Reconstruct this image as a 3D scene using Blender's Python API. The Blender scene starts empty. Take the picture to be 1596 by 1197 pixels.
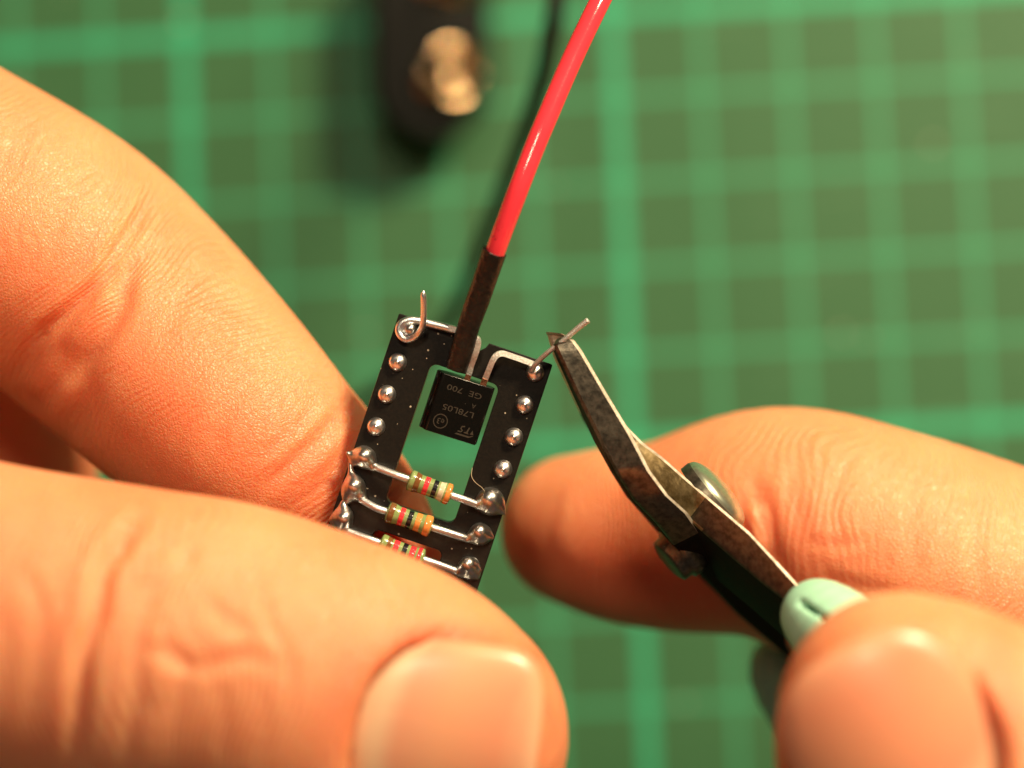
import bpy, math, random
import numpy as np
from mathutils import Matrix, Vector, Euler
random.seed(7); rng = np.random.default_rng(7)
S = bpy.context.scene
C = S.collection
MM = 0.001                                   # everything is worked out in millimetres

# ------------------------------------------------------------------ camera
F = 4488.0                                   # focal length in pixels of a 1596 px wide picture
CAM_E = Euler((math.radians(6.748), math.radians(3.400), math.radians(-2.588)), 'XYZ')
CAM_T = np.array([4.085, -82.351, 326.915])
R = np.array(CAM_E.to_matrix())
cd = bpy.data.cameras.new('camera'); cam = bpy.data.objects.new('camera', cd); C.objects.link(cam)
cam.location = Vector(CAM_T * MM); cam.rotation_euler = CAM_E
cd.sensor_width = 36; cd.lens = F / 1596 * 36
cd.clip_start = 0.005; cd.clip_end = 20
cd.dof.use_dof = True; cd.dof.focus_distance = 0.2145; cd.dof.aperture_fstop = 12.5
S.camera = cam

def P(x, y, D):
    "the place at distance D mm (along the view axis) seen at picture position x, y of the photograph"
    return CAM_T + R @ np.array([(x - 798) / F * D, -(y - 598.5) / F * D, -D])
def PX(v):
    q = (np.asarray(v) - CAM_T) @ R
    return np.stack([798 + F * q[..., 0] / -q[..., 2], 598.5 - F * q[..., 1] / -q[..., 2]], -1)
def cdir(x, y, z):
    v = R @ np.array([x, y, z], float); return v / np.linalg.norm(v)

# ------------------------------------------------------------------ light
w = bpy.data.worlds.new('World'); S.world = w; w.use_nodes = True
w.node_tree.nodes['Background'].inputs[0].default_value = (1, 0.84, 0.70, 1)
w.node_tree.nodes['Background'].inputs[1].default_value = 0.055
TGT = P(798, 598, 230)
def lamp(name, d, dist, size, power, col):
    ld = bpy.data.lights.new(name, 'AREA'); ld.shape = 'DISK'; ld.size = size; ld.energy = power; ld.color = col
    lo = bpy.data.objects.new(name, ld); C.objects.link(lo)
    d = cdir(*d); lo.location = Vector((TGT + d * dist) * MM)
    lo.rotation_euler = Vector(d).to_track_quat('Z', 'Y').to_euler()
    return lo
lamp('desk_lamp', (0.48, 0.70, 0.54), 330, 0.07, 2.3, (1, 0.76, 0.48))
lamp('ceiling_lamp', (-0.06, 0.44, 0.90), 900, 0.12, 2.4, (1, 0.80, 0.56))
S.view_settings.view_transform = 'Standard'; S.view_settings.look = 'None'
S.view_settings.exposure = 0; S.view_settings.gamma = 1
S.cycles.use_denoising = True
S.cycles.max_bounces = 8

# ------------------------------------------------------------------ materials
class Mat:
    def __init__(s, name):
        s.m = bpy.data.materials.new(name); s.m.use_nodes = True; s.t = s.m.node_tree
        s.b = s.t.nodes['Principled BSDF']
    def n(s, typ, **kw):
        n = s.t.nodes.new(typ)
        for k, v in kw.items():
            if k.startswith('_'): setattr(n, k[1:], v)
            else:
                key = int(k[1:]) if k[0] == 'i' and k[1:].isdigit() else k.replace('_', ' ')
                if hasattr(v, 'is_output'): s.t.links.new(v, n.inputs[key])
                else: n.inputs[key].default_value = v
        return n
    def set(s, **kw):
        for k, v in kw.items():
            k = k.replace('_', ' ')
            if hasattr(v, 'is_output'): s.t.links.new(v, s.b.inputs[k])
            else: s.b.inputs[k].default_value = v
        return s
    def coord(s, scale=1000.0):
        tc = s.n('ShaderNodeTexCoord')
        mp = s.n('ShaderNodeMapping'); s.t.links.new(tc.outputs['Object'], mp.inputs[0])
        mp.inputs['Scale'].default_value = (scale,) * 3
        return mp.outputs[0]
    def noise(s, vec, scale, detail=3, rough=.5, dist=0):
        return s.n('ShaderNodeTexNoise', Vector=vec, Scale=scale, Detail=detail, Roughness=rough, Distortion=dist).outputs[0]
    def ramp(s, fac, stops):
        r = s.n('ShaderNodeValToRGB', Fac=fac); e = r.color_ramp.elements
        while len(e) < len(stops): e.new(.5)
        for el, (p, c) in zip(e, stops): el.position = p; el.color = (*c, 1) if len(c) == 3 else c
        return r.outputs[0]
    def mix(s, fac, a, b, blend='MIX'):
        m = s.n('ShaderNodeMix', _data_type='RGBA', _blend_type=blend)
        for i, v in ((0, fac), (6, a), (7, b)):
            if hasattr(v, 'is_output'): s.t.links.new(v, m.inputs[i])
            else: m.inputs[i].default_value = v if i == 0 else (*v, 1)
        return m.outputs[2]
    def math(s, op, a, b=0.0, c=0.0):
        m = s.n('ShaderNodeMath', _operation=op)
        for i, v in enumerate((a, b, c)):
            if hasattr(v, 'is_output'): s.t.links.new(v, m.inputs[i])
            else: m.inputs[i].default_value = v
        return m.outputs[0]
    def bump(s, h, dist, strength=1.0, normal=None):
        b = s.n('ShaderNodeBump', Height=h, Distance=dist * MM, Strength=strength)
        if normal is not None: s.t.links.new(normal, b.inputs['Normal'])
        s.t.links.new(b.outputs[0], s.b.inputs['Normal']); return b.outputs[0]

def skin_material():
    M = Mat('skin')
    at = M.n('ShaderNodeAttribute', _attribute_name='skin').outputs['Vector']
    oc = M.coord()
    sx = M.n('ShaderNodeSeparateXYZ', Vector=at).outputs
    n1 = M.noise(oc, .11, 3, .6); n2 = M.noise(oc, .5, 4, .6)
    col = M.ramp(n1, [(.32, (.93, .43, .215)), (.52, (.91, .365, .175)), (.72, (.88, .29, .13))])
    col = M.mix(M.math('MULTIPLY', n2, .5), col, (.93, .40, .195))
    col = M.mix(M.math('MULTIPLY', sx[2], .85), col, (.72, .13, .05))       # where the blood stands: tips, joints, folds of the nail; also painted-in shade
    fine = M.noise(oc, 3.2, 3, .6)
    col = M.mix(M.math('MULTIPLY', M.math('SUBTRACT', fine, .5), .5), col, (.95, .60, .38))
    # ridges that run round the finger, broken up and wandering
    wob = M.noise(oc, .09, 1, .5); wob2 = M.noise(oc, .7, 3, .6)
    s = M.math('ADD', sx[0], M.math('MULTIPLY', wob, 7.0)); s = M.math('ADD', s, M.math('MULTIPLY', wob2, .42))
    wave = M.math('SINE', M.math('MULTIPLY', s, 2 * math.pi / .60))
    cv = M.n('ShaderNodeCombineXYZ', X=M.math('MULTIPLY', s, 1.9), Y=M.math('MULTIPLY', sx[1], .95)).outputs[0]
    vor = M.n('ShaderNodeTexVoronoi', Vector=cv, Scale=1.0, _feature='DISTANCE_TO_EDGE').outputs[0]
    vor = M.math('MINIMUM', M.math('MULTIPLY', vor, 4.0), 1.0)
    pore = M.n('ShaderNodeTexVoronoi', Vector=oc, Scale=3.6, _feature='DISTANCE_TO_EDGE').outputs[0]
    pore = M.math('MINIMUM', M.math('MULTIPLY', pore, 4.0), 1.0)
    amp = M.math('MAXIMUM', M.math('SUBTRACT', M.math('MULTIPLY', M.noise(oc, .14, 2, .5), 2.6), .70), .42)
    h = M.math('MULTIPLY', wave, M.math('MULTIPLY', amp, M.math('MULTIPLY', M.noise(oc, 1.1, 2, .5), .62)))
    h = M.math('ADD', h, M.math('MULTIPLY', vor, .15))
    h = M.math('ADD', h, M.math('MULTIPLY', pore, .28))
    h = M.math('ADD', h, M.math('MULTIPLY', M.noise(oc, 5, 3, .6), .30))
    M.bump(h, .10, 1.0)
    ridge = M.math('ADD', .5, M.math('MULTIPLY', wave, M.math('MULTIPLY', amp, .5)))
    col = M.mix(M.math('MULTIPLY', M.math('SUBTRACT', 1.0, M.math('MULTIPLY', ridge, pore)), .26), col, (.80, .27, .12))
    rg = M.math('ADD', .32, M.math('MULTIPLY', fine, .2))
    M.set(Base_Color=col, Roughness=rg, Subsurface_Weight=.85, Subsurface_Radius=(1.0, .26, .11), Subsurface_Scale=3.4 * MM,
          Specular_IOR_Level=.55)
    return M.m
def nail_material():
    M = Mat('nail')
    at = M.n('ShaderNodeAttribute', _attribute_name='nail').outputs['Vector']
    sx = M.n('ShaderNodeSeparateXYZ', Vector=at).outputs
    oc = M.coord()
    e = M.math('ADD', sx[1], M.math('MULTIPLY', M.math('MULTIPLY', sx[0], sx[0]), -.16))
    e = M.math('ADD', e, M.math('MULTIPLY', M.noise(oc, .6, 2), .05))
    col = M.ramp(e, [(0, (.80, .52, .32)), (.17, (.84, .60, .38)), (.27, (.82, .35, .21)), (.5, (.88, .39, .21)), (.80, (.86, .32, .18)), (.93, (.88, .43, .25)), (1, (.90, .54, .33))])
    n = M.noise(oc, .35, 2); col = M.mix(M.math('MULTIPLY', n, .45), col, (.84, .42, .24)); col = M.mix(sx[2], col, (.78, .24, .12))
    st = M.noise(M.n('ShaderNodeCombineXYZ', X=M.math('MULTIPLY', sx[0], 22.), Y=M.math('MULTIPLY', sx[1], .8)).outputs[0], 1.0, 3)
    M.bump(st, .03, .5)
    M.set(Base_Color=col, Roughness=.34, Subsurface_Weight=.3, Subsurface_Radius=(1, .35, .2), Subsurface_Scale=1.2 * MM,
          Coat_Weight=.25, Coat_Roughness=.3)
    return M.m
def metal(name, col, rough, bump=0.0, var=None, metallic=1.0, scale=3.0, spec=.5):
    M = Mat(name); oc = M.coord()
    n = M.noise(oc, scale, 4, .6)
    c = M.ramp(n, [(.35, col), (.65, var or tuple(x * .8 for x in col))])
    M.set(Base_Color=c, Metallic=metallic, Specular_IOR_Level=spec, Roughness=M.math('ADD', rough - .06, M.math('MULTIPLY', n, .14)))
    if bump: M.bump(M.noise(oc, scale * 2.5, 3, .6), bump)
    return M.m
def plastic(name, col, rough, bump=0.0, scale=4.0, var=None, specks=0.0, coat=0, spec=.5):
    M = Mat(name); oc = M.coord()
    n = M.noise(oc, scale, 4, .6)
    c = M.ramp(n, [(.35, col), (.68, var or tuple(x * .82 for x in col))])
    if specks:
        v = M.n('ShaderNodeTexVoronoi', Vector=oc, Scale=1.7, Randomness=1.0)
        dot = M.math('LESS_THAN', v.outputs['Distance'], M.math('MULTIPLY', v.outputs['Color'], specks))
        gate = M.math('GREATER_THAN', M.noise(oc, .8, 2), .47)
        c = M.mix(M.math('MULTIPLY', M.math('MULTIPLY', dot, gate), .75), c, (.62, .55, .42))
    M.set(Base_Color=c, Roughness=rough, Coat_Weight=coat, Specular_IOR_Level=spec)
    if bump: M.bump(M.noise(oc, scale * 3, 3, .6), bump)
    return M.m
def mat_material():
    M = Mat('cutting_mat_vinyl'); oc = M.coord()
    sx = M.n('ShaderNodeSeparateXYZ', Vector=oc).outputs
    def lines(c, pitch, half):
        m = M.math('PINGPONG', c, pitch / 2)
        return M.math('LESS_THAN', m, half)
    fine = M.math('MAXIMUM', lines(sx[0], 10, .42), lines(sx[1], 10, .42))
    bold = M.math('MAXIMUM', lines(sx[0], 50, .78), lines(sx[1], 50, .78))
    n = M.noise(oc, 1.5, 4, .6); n2 = M.noise(oc, .03, 3, .6)
    base = M.ramp(n, [(.3, (.045, .156, .062)), (.7, (.037, .135, .053))])
    base = M.mix(M.math('MULTIPLY', n2, .25), base, (.026, .125, .055))
    col = M.mix(fine, base, (.050, .345, .175)); col = M.mix(bold, col, (.036, .42, .22))
    sv = M.n('ShaderNodeMapping', Vector=oc, Rotation=(0, 0, .7), Scale=(.05, 2.2, 1)).outputs[0]
    scar = M.math('GREATER_THAN', M.noise(sv, 1.0, 2, .5), .70)
    col = M.mix(M.math('MULTIPLY', scar, .3), col, (.22, .42, .26))
    dust = M.math('LESS_THAN', M.n('ShaderNodeTexVoronoi', Vector=oc, Scale=.12).outputs['Distance'], .045)
    col = M.mix(M.math('MULTIPLY', dust, .7), col, (.5, .5, .38))
    M.bump(M.noise(oc, 8, 3, .6), .02)
    M.set(Base_Color=col, Roughness=.5, Specular_IOR_Level=.25)
    return M.m

SKIN = skin_material(); NAIL = nail_material()
TIN = metal('tinned_lead', (.88, .92, .95), .34, .02, (.76, .78, .80), scale=5)
TINLEG = metal('tinned_leg', (.88, .90, .88), .48, .06, (.66, .66, .62), scale=5)
SOLDER = metal('solder', (.82, .84, .84), .30, .015, (.56, .55, .52), scale=1.6)
PIN = metal('turned_pin_metal', (.88, .90, .92), .33, .0, (.78, .78, .78), scale=2.5)
COPPER = metal('bare_copper', (.75, .30, .16), .35, .02)
STEEL = metal('worn_dark_steel', (.085, .078, .062), .34, .018, (.21, .185, .14), metallic=.85, scale=2.0)
SHADESTEEL = metal('shaded_steel', (.006, .006, .005), .55, .03, (.012, .010, .008), metallic=0, scale=1.2, spec=.1)  # near-black copy of the steel: shade painted onto side and back faces
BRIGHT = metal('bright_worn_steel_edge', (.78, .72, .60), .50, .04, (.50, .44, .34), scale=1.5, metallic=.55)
BRASSY = metal('rust_tinted_steel', (.85, .72, .46), .48, .08, (.30, .22, .10), scale=.7)
NICKEL = metal('nickel_snap', (.50, .36, .21), .06, 0, (.42, .30, .17))
DOME = metal('polished_screw_head', (.66, .72, .56), .30, 0, (.50, .56, .42), metallic=.9)
SOCKET = plastic('black_socket_plastic', (.006, .005, .004), .30, .012, 5, (.013, .010, .007), specks=.16, spec=.3)
EPOXY = plastic('black_epoxy', (.004, .004, .0035), .18, .003, 5, (.006, .005, .004), specks=.035, spec=.3)
SHRINK = plastic('heat_shrink', (.008, .006, .0045), .34, .16, .5, (.018, .011, .007), spec=.45)
REDPVC = plastic('red_insulation', (.93, .048, .070), .15, .01, 1.2, (.89, .043, .065), coat=.3)
BLACKPVC = plastic('black_insulation', (.006, .008, .006), .6, spec=.2)
VINYL = plastic('black_vinyl', (.004, .005, .004), .6, spec=.12)
MINT = plastic('mint_green_plastic', (.40, .77, .57), .36, .02, 1.2, (.37, .71, .52))
MARK = plastic('grey_laser_marking', (.036, .028, .018), .6)
INK = plastic('dark_ink', (.22, .008, .010), .5)
RGREEN = plastic('green_resistor_lacquer', (.26, .36, .13), .2, .01, 3, coat=.5)
BAND = {k: plastic(k + '_band_paint', c, .2, coat=.5) for k, c in dict(brown=(.20, .085, .025), red=(.80, .045, .06), black=(.01, .01, .014),
        cream=(.72, .68, .48), orange=(.85, .30, .07)).items()}
MATM = mat_material()
TABLE = plastic('wooden_table', (.30, .17, .08), .5, .02, .2)

# ------------------------------------------------------------------ object helpers
def tag(o, label=None, cat=None, group=None, kind=None):
    for k, v in (('label', label), ('category', cat), ('group', group), ('kind', kind)):
        if v: o[k] = v
    return o
def empty(name, loc_mm):
    o = bpy.data.objects.new(name, None); C.objects.link(o); o.location = Vector(np.asarray(loc_mm) * MM)
    o.empty_display_size = .005; return o
def worldloc(o):
    p = Vector((0, 0, 0))
    while o: p += o.location; o = o.parent
    return p
def mesh(name, V, faces, mats, parent=None, smooth=True, fm=None, loc=None, attrs=None):
    "ONE mesh object; V in world millimetres"
    V = np.asarray(V, float)
    me = bpy.data.meshes.new(name)
    if parent is not None: base = worldloc(parent)
    else: base = Vector((0, 0, 0))
    org = np.asarray(loc) * MM if loc is not None else (np.array(base) if parent is not None else np.append((V.min(0) + V.max(0))[:2] / 2, V[:, 2].min()) * MM)
    me.from_pydata((V * MM - org).tolist(), [], faces if isinstance(faces, list) else faces.tolist())
    for m in (mats if isinstance(mats, (list, tuple)) else [mats]): me.materials.append(m)
    if fm is not None: me.polygons.foreach_set('material_index', np.asarray(fm, np.int32))
    me.polygons.foreach_set('use_smooth', np.full(len(me.polygons), smooth))
    for k, a in (attrs or {}).items():
        at = me.attributes.new(k, 'FLOAT_VECTOR', 'POINT'); at.data.foreach_set('vector', np.asarray(a, np.float32).ravel())
    me.update()
    o = bpy.data.objects.new(name, me); C.objects.link(o)
    o.parent = parent; o.location = Vector(org) - base
    return o
def frames(pts, up=None):
    pts = np.asarray(pts, float); T = np.gradient(pts, axis=0); T /= np.linalg.norm(T, axis=1)[:, None]
    u = np.array(up if up is not None else cdir(0, 0, 1), float); out = []
    for t in T:
        a = u - t * (u @ t)
        if np.linalg.norm(a) < 1e-3: a = np.cross(t, [1, .3, .2])
        a /= np.linalg.norm(a); out.append((a, np.cross(t, a))); u = a
    return T, out
def spline(ctrl, n=8, closed=False):
    "Catmull-Rom through the control rows (any width)"
    c = np.asarray(ctrl, float)
    p = np.vstack([2 * c[0] - c[1], c, 2 * c[-1] - c[-2]]); out = []
    for i in range(1, len(p) - 2):
        for k in range(n):
            t = k / n
            out.append(.5 * (2 * p[i] + (p[i + 1] - p[i - 1]) * t + (2 * p[i - 1] - 5 * p[i] + 4 * p[i + 1] - p[i + 2]) * t * t
                             + (3 * p[i] - p[i - 1] - 3 * p[i + 1] + p[i + 2]) * t ** 3))
    out.append(c[-1]); return np.array(out)
def tube_data(pts, r, n=12, prof=None, cap=True, up=None):
    pts = np.asarray(pts, float); r = np.broadcast_to(np.asarray(r, float), (len(pts),))
    T, fr = frames(pts, up)
    if prof is None:
        a = np.arange(n) * 2 * math.pi / n; prof = np.stack([np.cos(a), np.sin(a)], 1)
    n = len(prof); V = []; Fc = []
    rows = list(zip(pts, r, fr))
    for p, rr, (a, b) in rows:
        for x, y in prof: V.append(p + (a * x + b * y) * rr)
    for i in range(len(rows) - 1):
        for k in range(n):
            Fc.append([i * n + k, i * n + (k + 1) % n, (i + 1) * n + (k + 1) % n, (i + 1) * n + k])
    if cap:
        Fc.append(list(range(n))[::-1]); Fc.append([(len(rows) - 1) * n + k for k in range(n)])
    return np.array(V), Fc
def tube(name, pts, r, mat, parent=None, n=12, prof=None, **k):
    V, Fc = tube_data(pts, r, n, prof)
    return mesh(name, V, Fc, mat, parent, **k)
def lathe_data(prof, O, ax, n=24, up=None):
    "prof rows (radius, height along ax)"
    ax = np.asarray(ax, float); ax /= np.linalg.norm(ax)
    u = np.asarray(up if up is not None else ([1, 0, 0] if abs(ax[0]) < .8 else [0, 1, 0]), float); u = u - ax * (u @ ax); u /= np.linalg.norm(u); v = np.cross(ax, u)
    V = []; Fc = []
    for r, h in prof:
        for k in range(n):
            a = 2 * math.pi * k / n; V.append(np.asarray(O) + ax * h + (u * math.cos(a) + v * math.sin(a)) * max(r, 1e-4))
    for i in range(len(prof) - 1):
        for k in range(n): Fc.append([i * n + k, i * n + (k + 1) % n, (i + 1) * n + (k + 1) % n, (i + 1) * n + k])
    return np.array(V), Fc
def lathe(name, prof, O, ax, mat, parent=None, n=24, **k):
    V, Fc = lathe_data(prof, O, ax, n); return mesh(name, V, Fc, mat, parent, **k)
def autosharp(o, ang=35):
    me = o.data; me.polygons.foreach_set('use_smooth', np.ones(len(me.polygons), bool))
    import bmesh
    bm = bmesh.new(); bm.from_mesh(me); bmesh.ops.recalc_face_normals(bm, faces=bm.faces)
    for e in bm.edges:
        if len(e.link_faces) == 2: e.smooth = e.calc_face_angle(0) < math.radians(ang)
    bm.to_mesh(me); bm.free()
def bevel(o, w, seg=2, ang=30):
    m = o.modifiers.new('bevel', 'BEVEL'); m.width = w * MM; m.segments = seg; m.limit_method = 'ANGLE'; m.angle_limit = math.radians(ang); m.harden_normals = False

# ------------------------------------------------------------------ soft bodies from distance fields
def smin(a, b, k):
    h = np.maximum(k - np.abs(a - b), 0) / k
    return np.minimum(a, b) - h * h * k * .25
class Chain:
    def __init__(s, nodes, n=3, flat=None, k=1.0, px=True):
        "nodes (x, y, D, radius in px); swept sphere along a spline"
        nd = spline(nodes, n)
        if px:
            s.p = np.array([P(*q[:3]) for q in nd]).astype(np.float32); s.r = (nd[:, 3] * nd[:, 2] / F).astype(np.float32)
        else: s.p = nd[:, :3].astype(np.float32); s.r = nd[:, 3].astype(np.float32)
        s.f = None if flat is None else np.asarray(flat, np.float32); s.k = np.float32(k)
        s.lo = (s.p - s.r[:, None]).min(0); s.hi = (s.p + s.r[:, None]).max(0)
        s.L = np.concatenate([[0], np.cumsum(np.linalg.norm(np.diff(s.p, axis=0), axis=1))])
    def d(s, q, param=False):
        best = None; D = []; A = []
        for i in range(len(s.p) - 1):
            a, b = s.p[i], s.p[i + 1]; ab = b - a; l2 = float(ab @ ab) + 1e-9
            w = q - a; t = np.clip((w @ ab) / l2, 0, 1)
            w -= t[:, None] * ab
            if s.f is not None: w += ((w @ s.f) * (s.k - 1))[:, None] * s.f
            dd = np.sqrt(np.einsum('ij,ij->i', w, w)) - (s.r[i] + (s.r[i + 1] - s.r[i]) * t)
            if best is None: best = dd
            else:
                best = np.minimum(best, dd)
            if param: D.append(dd); A.append(s.L[i] + t * (s.L[i + 1] - s.L[i]))
        if param:
            D = np.array(D); w = np.exp(-(D - best) / .5); return best, (w * np.array(A)).sum(0) / w.sum(0)
        return best
class Nail:
    def __init__(s, O, L, N, hl, hw, sw, sl, n=3.0):
        s.O = np.asarray(O); L = np.asarray(L); N = np.asarray(N); L = L - N * (L @ N); s.L = L / np.linalg.norm(L); s.N = N; s.W = np.cross(N, s.L)
        s.hl, s.hw, s.sw, s.sl, s.n, s.nb = hl, hw, sw, sl, n, 2.5
    def cut(s, q, d):
        w = q - s.O.astype(np.float32); a = (w @ s.W.astype(np.float32)) / s.hw; b = (w @ s.L.astype(np.float32)) / s.hl
        z = w @ s.N.astype(np.float32) + s.sw * a * a + s.sl * b * b
        n = np.where(b < 0, s.nb, s.n).astype(np.float32); lat = ((np.abs(a) ** n + np.abs(b) ** n) ** (1 / n) - 1) * min(s.hl, s.hw)
        slab = np.maximum(np.maximum(lat + .10, -(z + .22)), z - 5)
        k = 1.3; h = np.maximum(k - np.abs(d + slab), 0) / k
        return np.maximum(d, -slab) + h * h * k * .25
    def build(s, parent, tint=0.0):
        G = 28; g = np.linspace(-1, 1, G); A, B = np.meshgrid(g, g, indexing='ij')
        m = np.maximum(np.abs(A), np.abs(B)) + 1e-9; n = np.where(B < 0, s.nb, s.n); r = (np.abs(A / m) ** n + np.abs(B / m) ** n) ** (-1 / n)
        A2, B2 = A * r, B * r
        # taper slightly towards the root
        def surf(a, b, off): return s.O + np.multiply.outer(a, s.W) * s.hw + np.multiply.outer(b, s.L) * s.hl + np.multiply.outer(-(s.sw * a * a + s.sl * b * b) + off, s.N)
        edge = np.clip((1 - np.maximum(np.abs(A), np.abs(B))) / .12, 0, 1) ** .5
        top = surf(A2, B2, -.22 + .28 * edge).reshape(-1, 3); bot = surf(A2, B2, -.8 * np.ones_like(A)).reshape(-1, 3)
        V = np.vstack([top, bot]); Fc = []; N0 = G * G
        for i in range(G - 1):
            for j in range(G - 1):
                a = i * G + j; Fc.append([a, a + G, a + G + 1, a + 1]); Fc.append([N0 + a, N0 + a + 1, N0 + a + G + 1, N0 + a + G])
        ring = [i * G for i in range(G)] + [(G - 1) * G + j for j in range(1, G)] + [i * G + G - 1 for i in range(G - 2, -1, -1)] + list(range(G - 2, 0, -1))
        for k in range(len(ring)):
            a, b = ring[k], ring[(k + 1) % len(ring)]; Fc.append([b, a, N0 + a, N0 + b])
        at = np.stack([np.tile(A2.ravel(), 2), np.tile((B2.ravel() + 1) / 2, 2), np.full(2 * N0, tint)], 1)
        return mesh('nail', V, Fc, NAIL, parent, attrs={'nail': at})
class Body:
    def __init__(s, chains, k=4.0, ks=None): s.c = chains; s.k = k; s.nails = []; s.extra = None; s.ks = ks
    def d(s, q):
        q = np.ascontiguousarray(q, np.float32)
        out = np.full(len(q), 40., np.float32)
        for i, c in enumerate(s.c):
            k = s.ks[i] if s.ks else s.k
            m = np.all((q > c.lo - 8 - k) & (q < c.hi + 8 + k), axis=1)
            if m.all(): out = smin(out, c.d(q), k)
            elif m.any(): out[m] = smin(out[m], c.d(q[m]), k)
        for n in s.nails: out = n.cut(q, out)
        if s.extra: out = s.extra(q, out)
        return out
    def surface(s, h, blk=8):
        lo = np.min([c.lo for c in s.c], 0) - 2.5 * h - 1; hi = np.max([c.hi for c in s.c], 0) + 2.5 * h + 1
        nb = np.ceil((hi - lo) / (h * blk)).astype(int); n = nb * blk + 1
        bc = [lo[a] + (np.arange(nb[a]) + .5) * h * blk for a in range(3)]
        X = np.stack(np.meshgrid(*bc, indexing='ij'), -1).reshape(-1, 3)
        dc = s.d(X); near = np.abs(dc) < h * blk * .87 * 1.5 + 1
        D = np.repeat(np.repeat(np.repeat(np.where(dc < 0, -9, 9).astype(np.float32).reshape(nb), blk, 0), blk, 1), blk, 2)
        D = np.pad(D, ((0, 1),) * 3, mode='edge')
        idx = np.argwhere(near.reshape(nb)); g = np.stack(np.meshgrid(*[np.arange(blk)] * 3, indexing='ij'), -1).reshape(-1, 3)
        for i in range(0, len(idx), 1500):
            I = (idx[i:i + 1500, None, :] * blk + g[None]).reshape(-1, 3)
            D[I[:, 0], I[:, 1], I[:, 2]] = s.d(lo + I * h)
        V, Q = nets(D, lo, h)
        g = s.grad(V)[1]
        for _ in range(2): V = V - g * s.d(V)[:, None].astype(float) * .9
        return V, Q
    def grad(s, V, e=.05):
        g = np.stack([s.d(V + e * np.eye(3)[a]) - s.d(V - e * np.eye(3)[a]) for a in range(3)], 1) / (2 * e)
        l = np.linalg.norm(g, axis=1)[:, None] + 1e-6
        return g, g / np.maximum(l * l, .3), g / l
    def ray(s, x, y, D0, D1=330):
        "first hit of the line of sight with the surface"
        Ds = np.arange(D0, D1, .1); q = np.array([P(x, y, D) for D in Ds]); d = s.d(q)
        return q[np.argmax(d < 0)]
    def owner(s, V):
        ds = []; ss = []
        for c in s.c: a, b = c.d(V.astype(np.float32), True); ds.append(a); ss.append(b)
        ds = np.array(ds); ow = ds.argmin(0); return ow, np.array(ss)[ow, np.arange(len(V))]
def nets(D, lo, h):
    s = D < 0
    cnt = np.zeros(tuple(np.array(D.shape) - 1), np.int8)
    sl = lambda o: tuple(slice(o[a], D.shape[a] - 1 + o[a]) for a in range(3))
    cor = [(i, j, k) for i in (0, 1) for j in (0, 1) for k in (0, 1)]
    for o in cor: cnt += s[sl(o)]
    mask = (cnt > 0) & (cnt < 8); ci = np.argwhere(mask)
    idx = np.full(mask.shape, -1, np.int32); idx[mask] = np.arange(len(ci))
    acc = np.zeros((len(ci), 3)); num = np.zeros(len(ci))
    for a in cor:
        for ax in range(3):
            if a[ax] == 0:
                b = list(a); b[ax] = 1
                da = D[tuple((ci + a).T)].astype(float); db = D[tuple((ci + b).T)].astype(float)
                m = (da < 0) != (db < 0); t = np.where(m, da / np.where(m, da - db, 1), 0)
                pt = np.array(a, float)[None] + t[:, None] * (np.array(b) - np.array(a)); acc[m] += pt[m]; num[m] += 1
    V = lo + (ci + acc / num[:, None]) * h
    Q = []
    for ax in range(3):
        o = [0, 0, 0]; o[ax] = 1
        A = s[tuple(slice(0, D.shape[a] - o[a]) for a in range(3))]; B = s[tuple(slice(o[a], None) for a in range(3))]
        e = np.argwhere(A != B); u, v = [a for a in range(3) if a != ax]
        if ax == 1: u, v = v, u
        ok = (e[:, u] > 0) & (e[:, v] > 0) & (e[:, u] < D.shape[u] - 1) & (e[:, v] < D.shape[v] - 1); e = e[ok]
        def at(du, dv): c = e.copy(); c[:, u] -= du; c[:, v] -= dv; return idx[tuple(c.T)]
        q = np.stack([at(1, 1), at(0, 1), at(0, 0), at(1, 0)], 1)
        ins = A[tuple(e.T)]; q[~ins] = q[~ins][:, ::-1]; Q.append(q)
    Q = np.vstack(Q); return V, Q[(Q >= 0).all(1)]
def sculpt(body, V, strokes, ow, nrm):
    "press wrinkles and folds into the skin along the lines where the photograph shows them"
    px = PX(V); tocam = CAM_T - V; tocam /= np.linalg.norm(tocam, axis=1)[:, None]
    face = np.clip((nrm * tocam).sum(1) * 2.5, 0, 1); dep = np.zeros(len(V))
    for chain, line, wd, depth in strokes:
        line = spline(line, 6) if len(line) > 2 else np.array(line, float)
        lo = line.min(0) - 3.5 * wd; hi = line.max(0) + 3.5 * wd
        m = np.where((ow == chain) & (px > lo).all(1) & (px < hi).all(1) & (face > 0))[0]
        if not len(m): continue
        best = np.full(len(m), 1e9); tt = np.zeros(len(m))
        for i in range(max(len(line) - 1, 1)):
            a = line[i]; b = line[min(i + 1, len(line) - 1)]; ab = b - a; w = px[m] - a
            t = np.clip(w @ ab / (ab @ ab + 1e-9), 0, 1); dd = np.linalg.norm(w - t[:, None] * ab, axis=1)
            k = dd < best; best = np.where(k, dd, best); tt = np.where(k, (i + t) / max(len(line) - 1, 1), tt)
        fade = np.clip(np.minimum(tt, 1 - tt) * 5 + .15, 0, 1) if len(line) > 2 else 1
        dep[m] += depth * (.5 if chain == 1 else 1.1) * fade * (np.exp(-(best / wd) ** 2) - .35 * np.exp(-((best - 2.1 * wd) / wd) ** 2)) * face[m]
    return V - nrm * dep[:, None]
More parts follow.
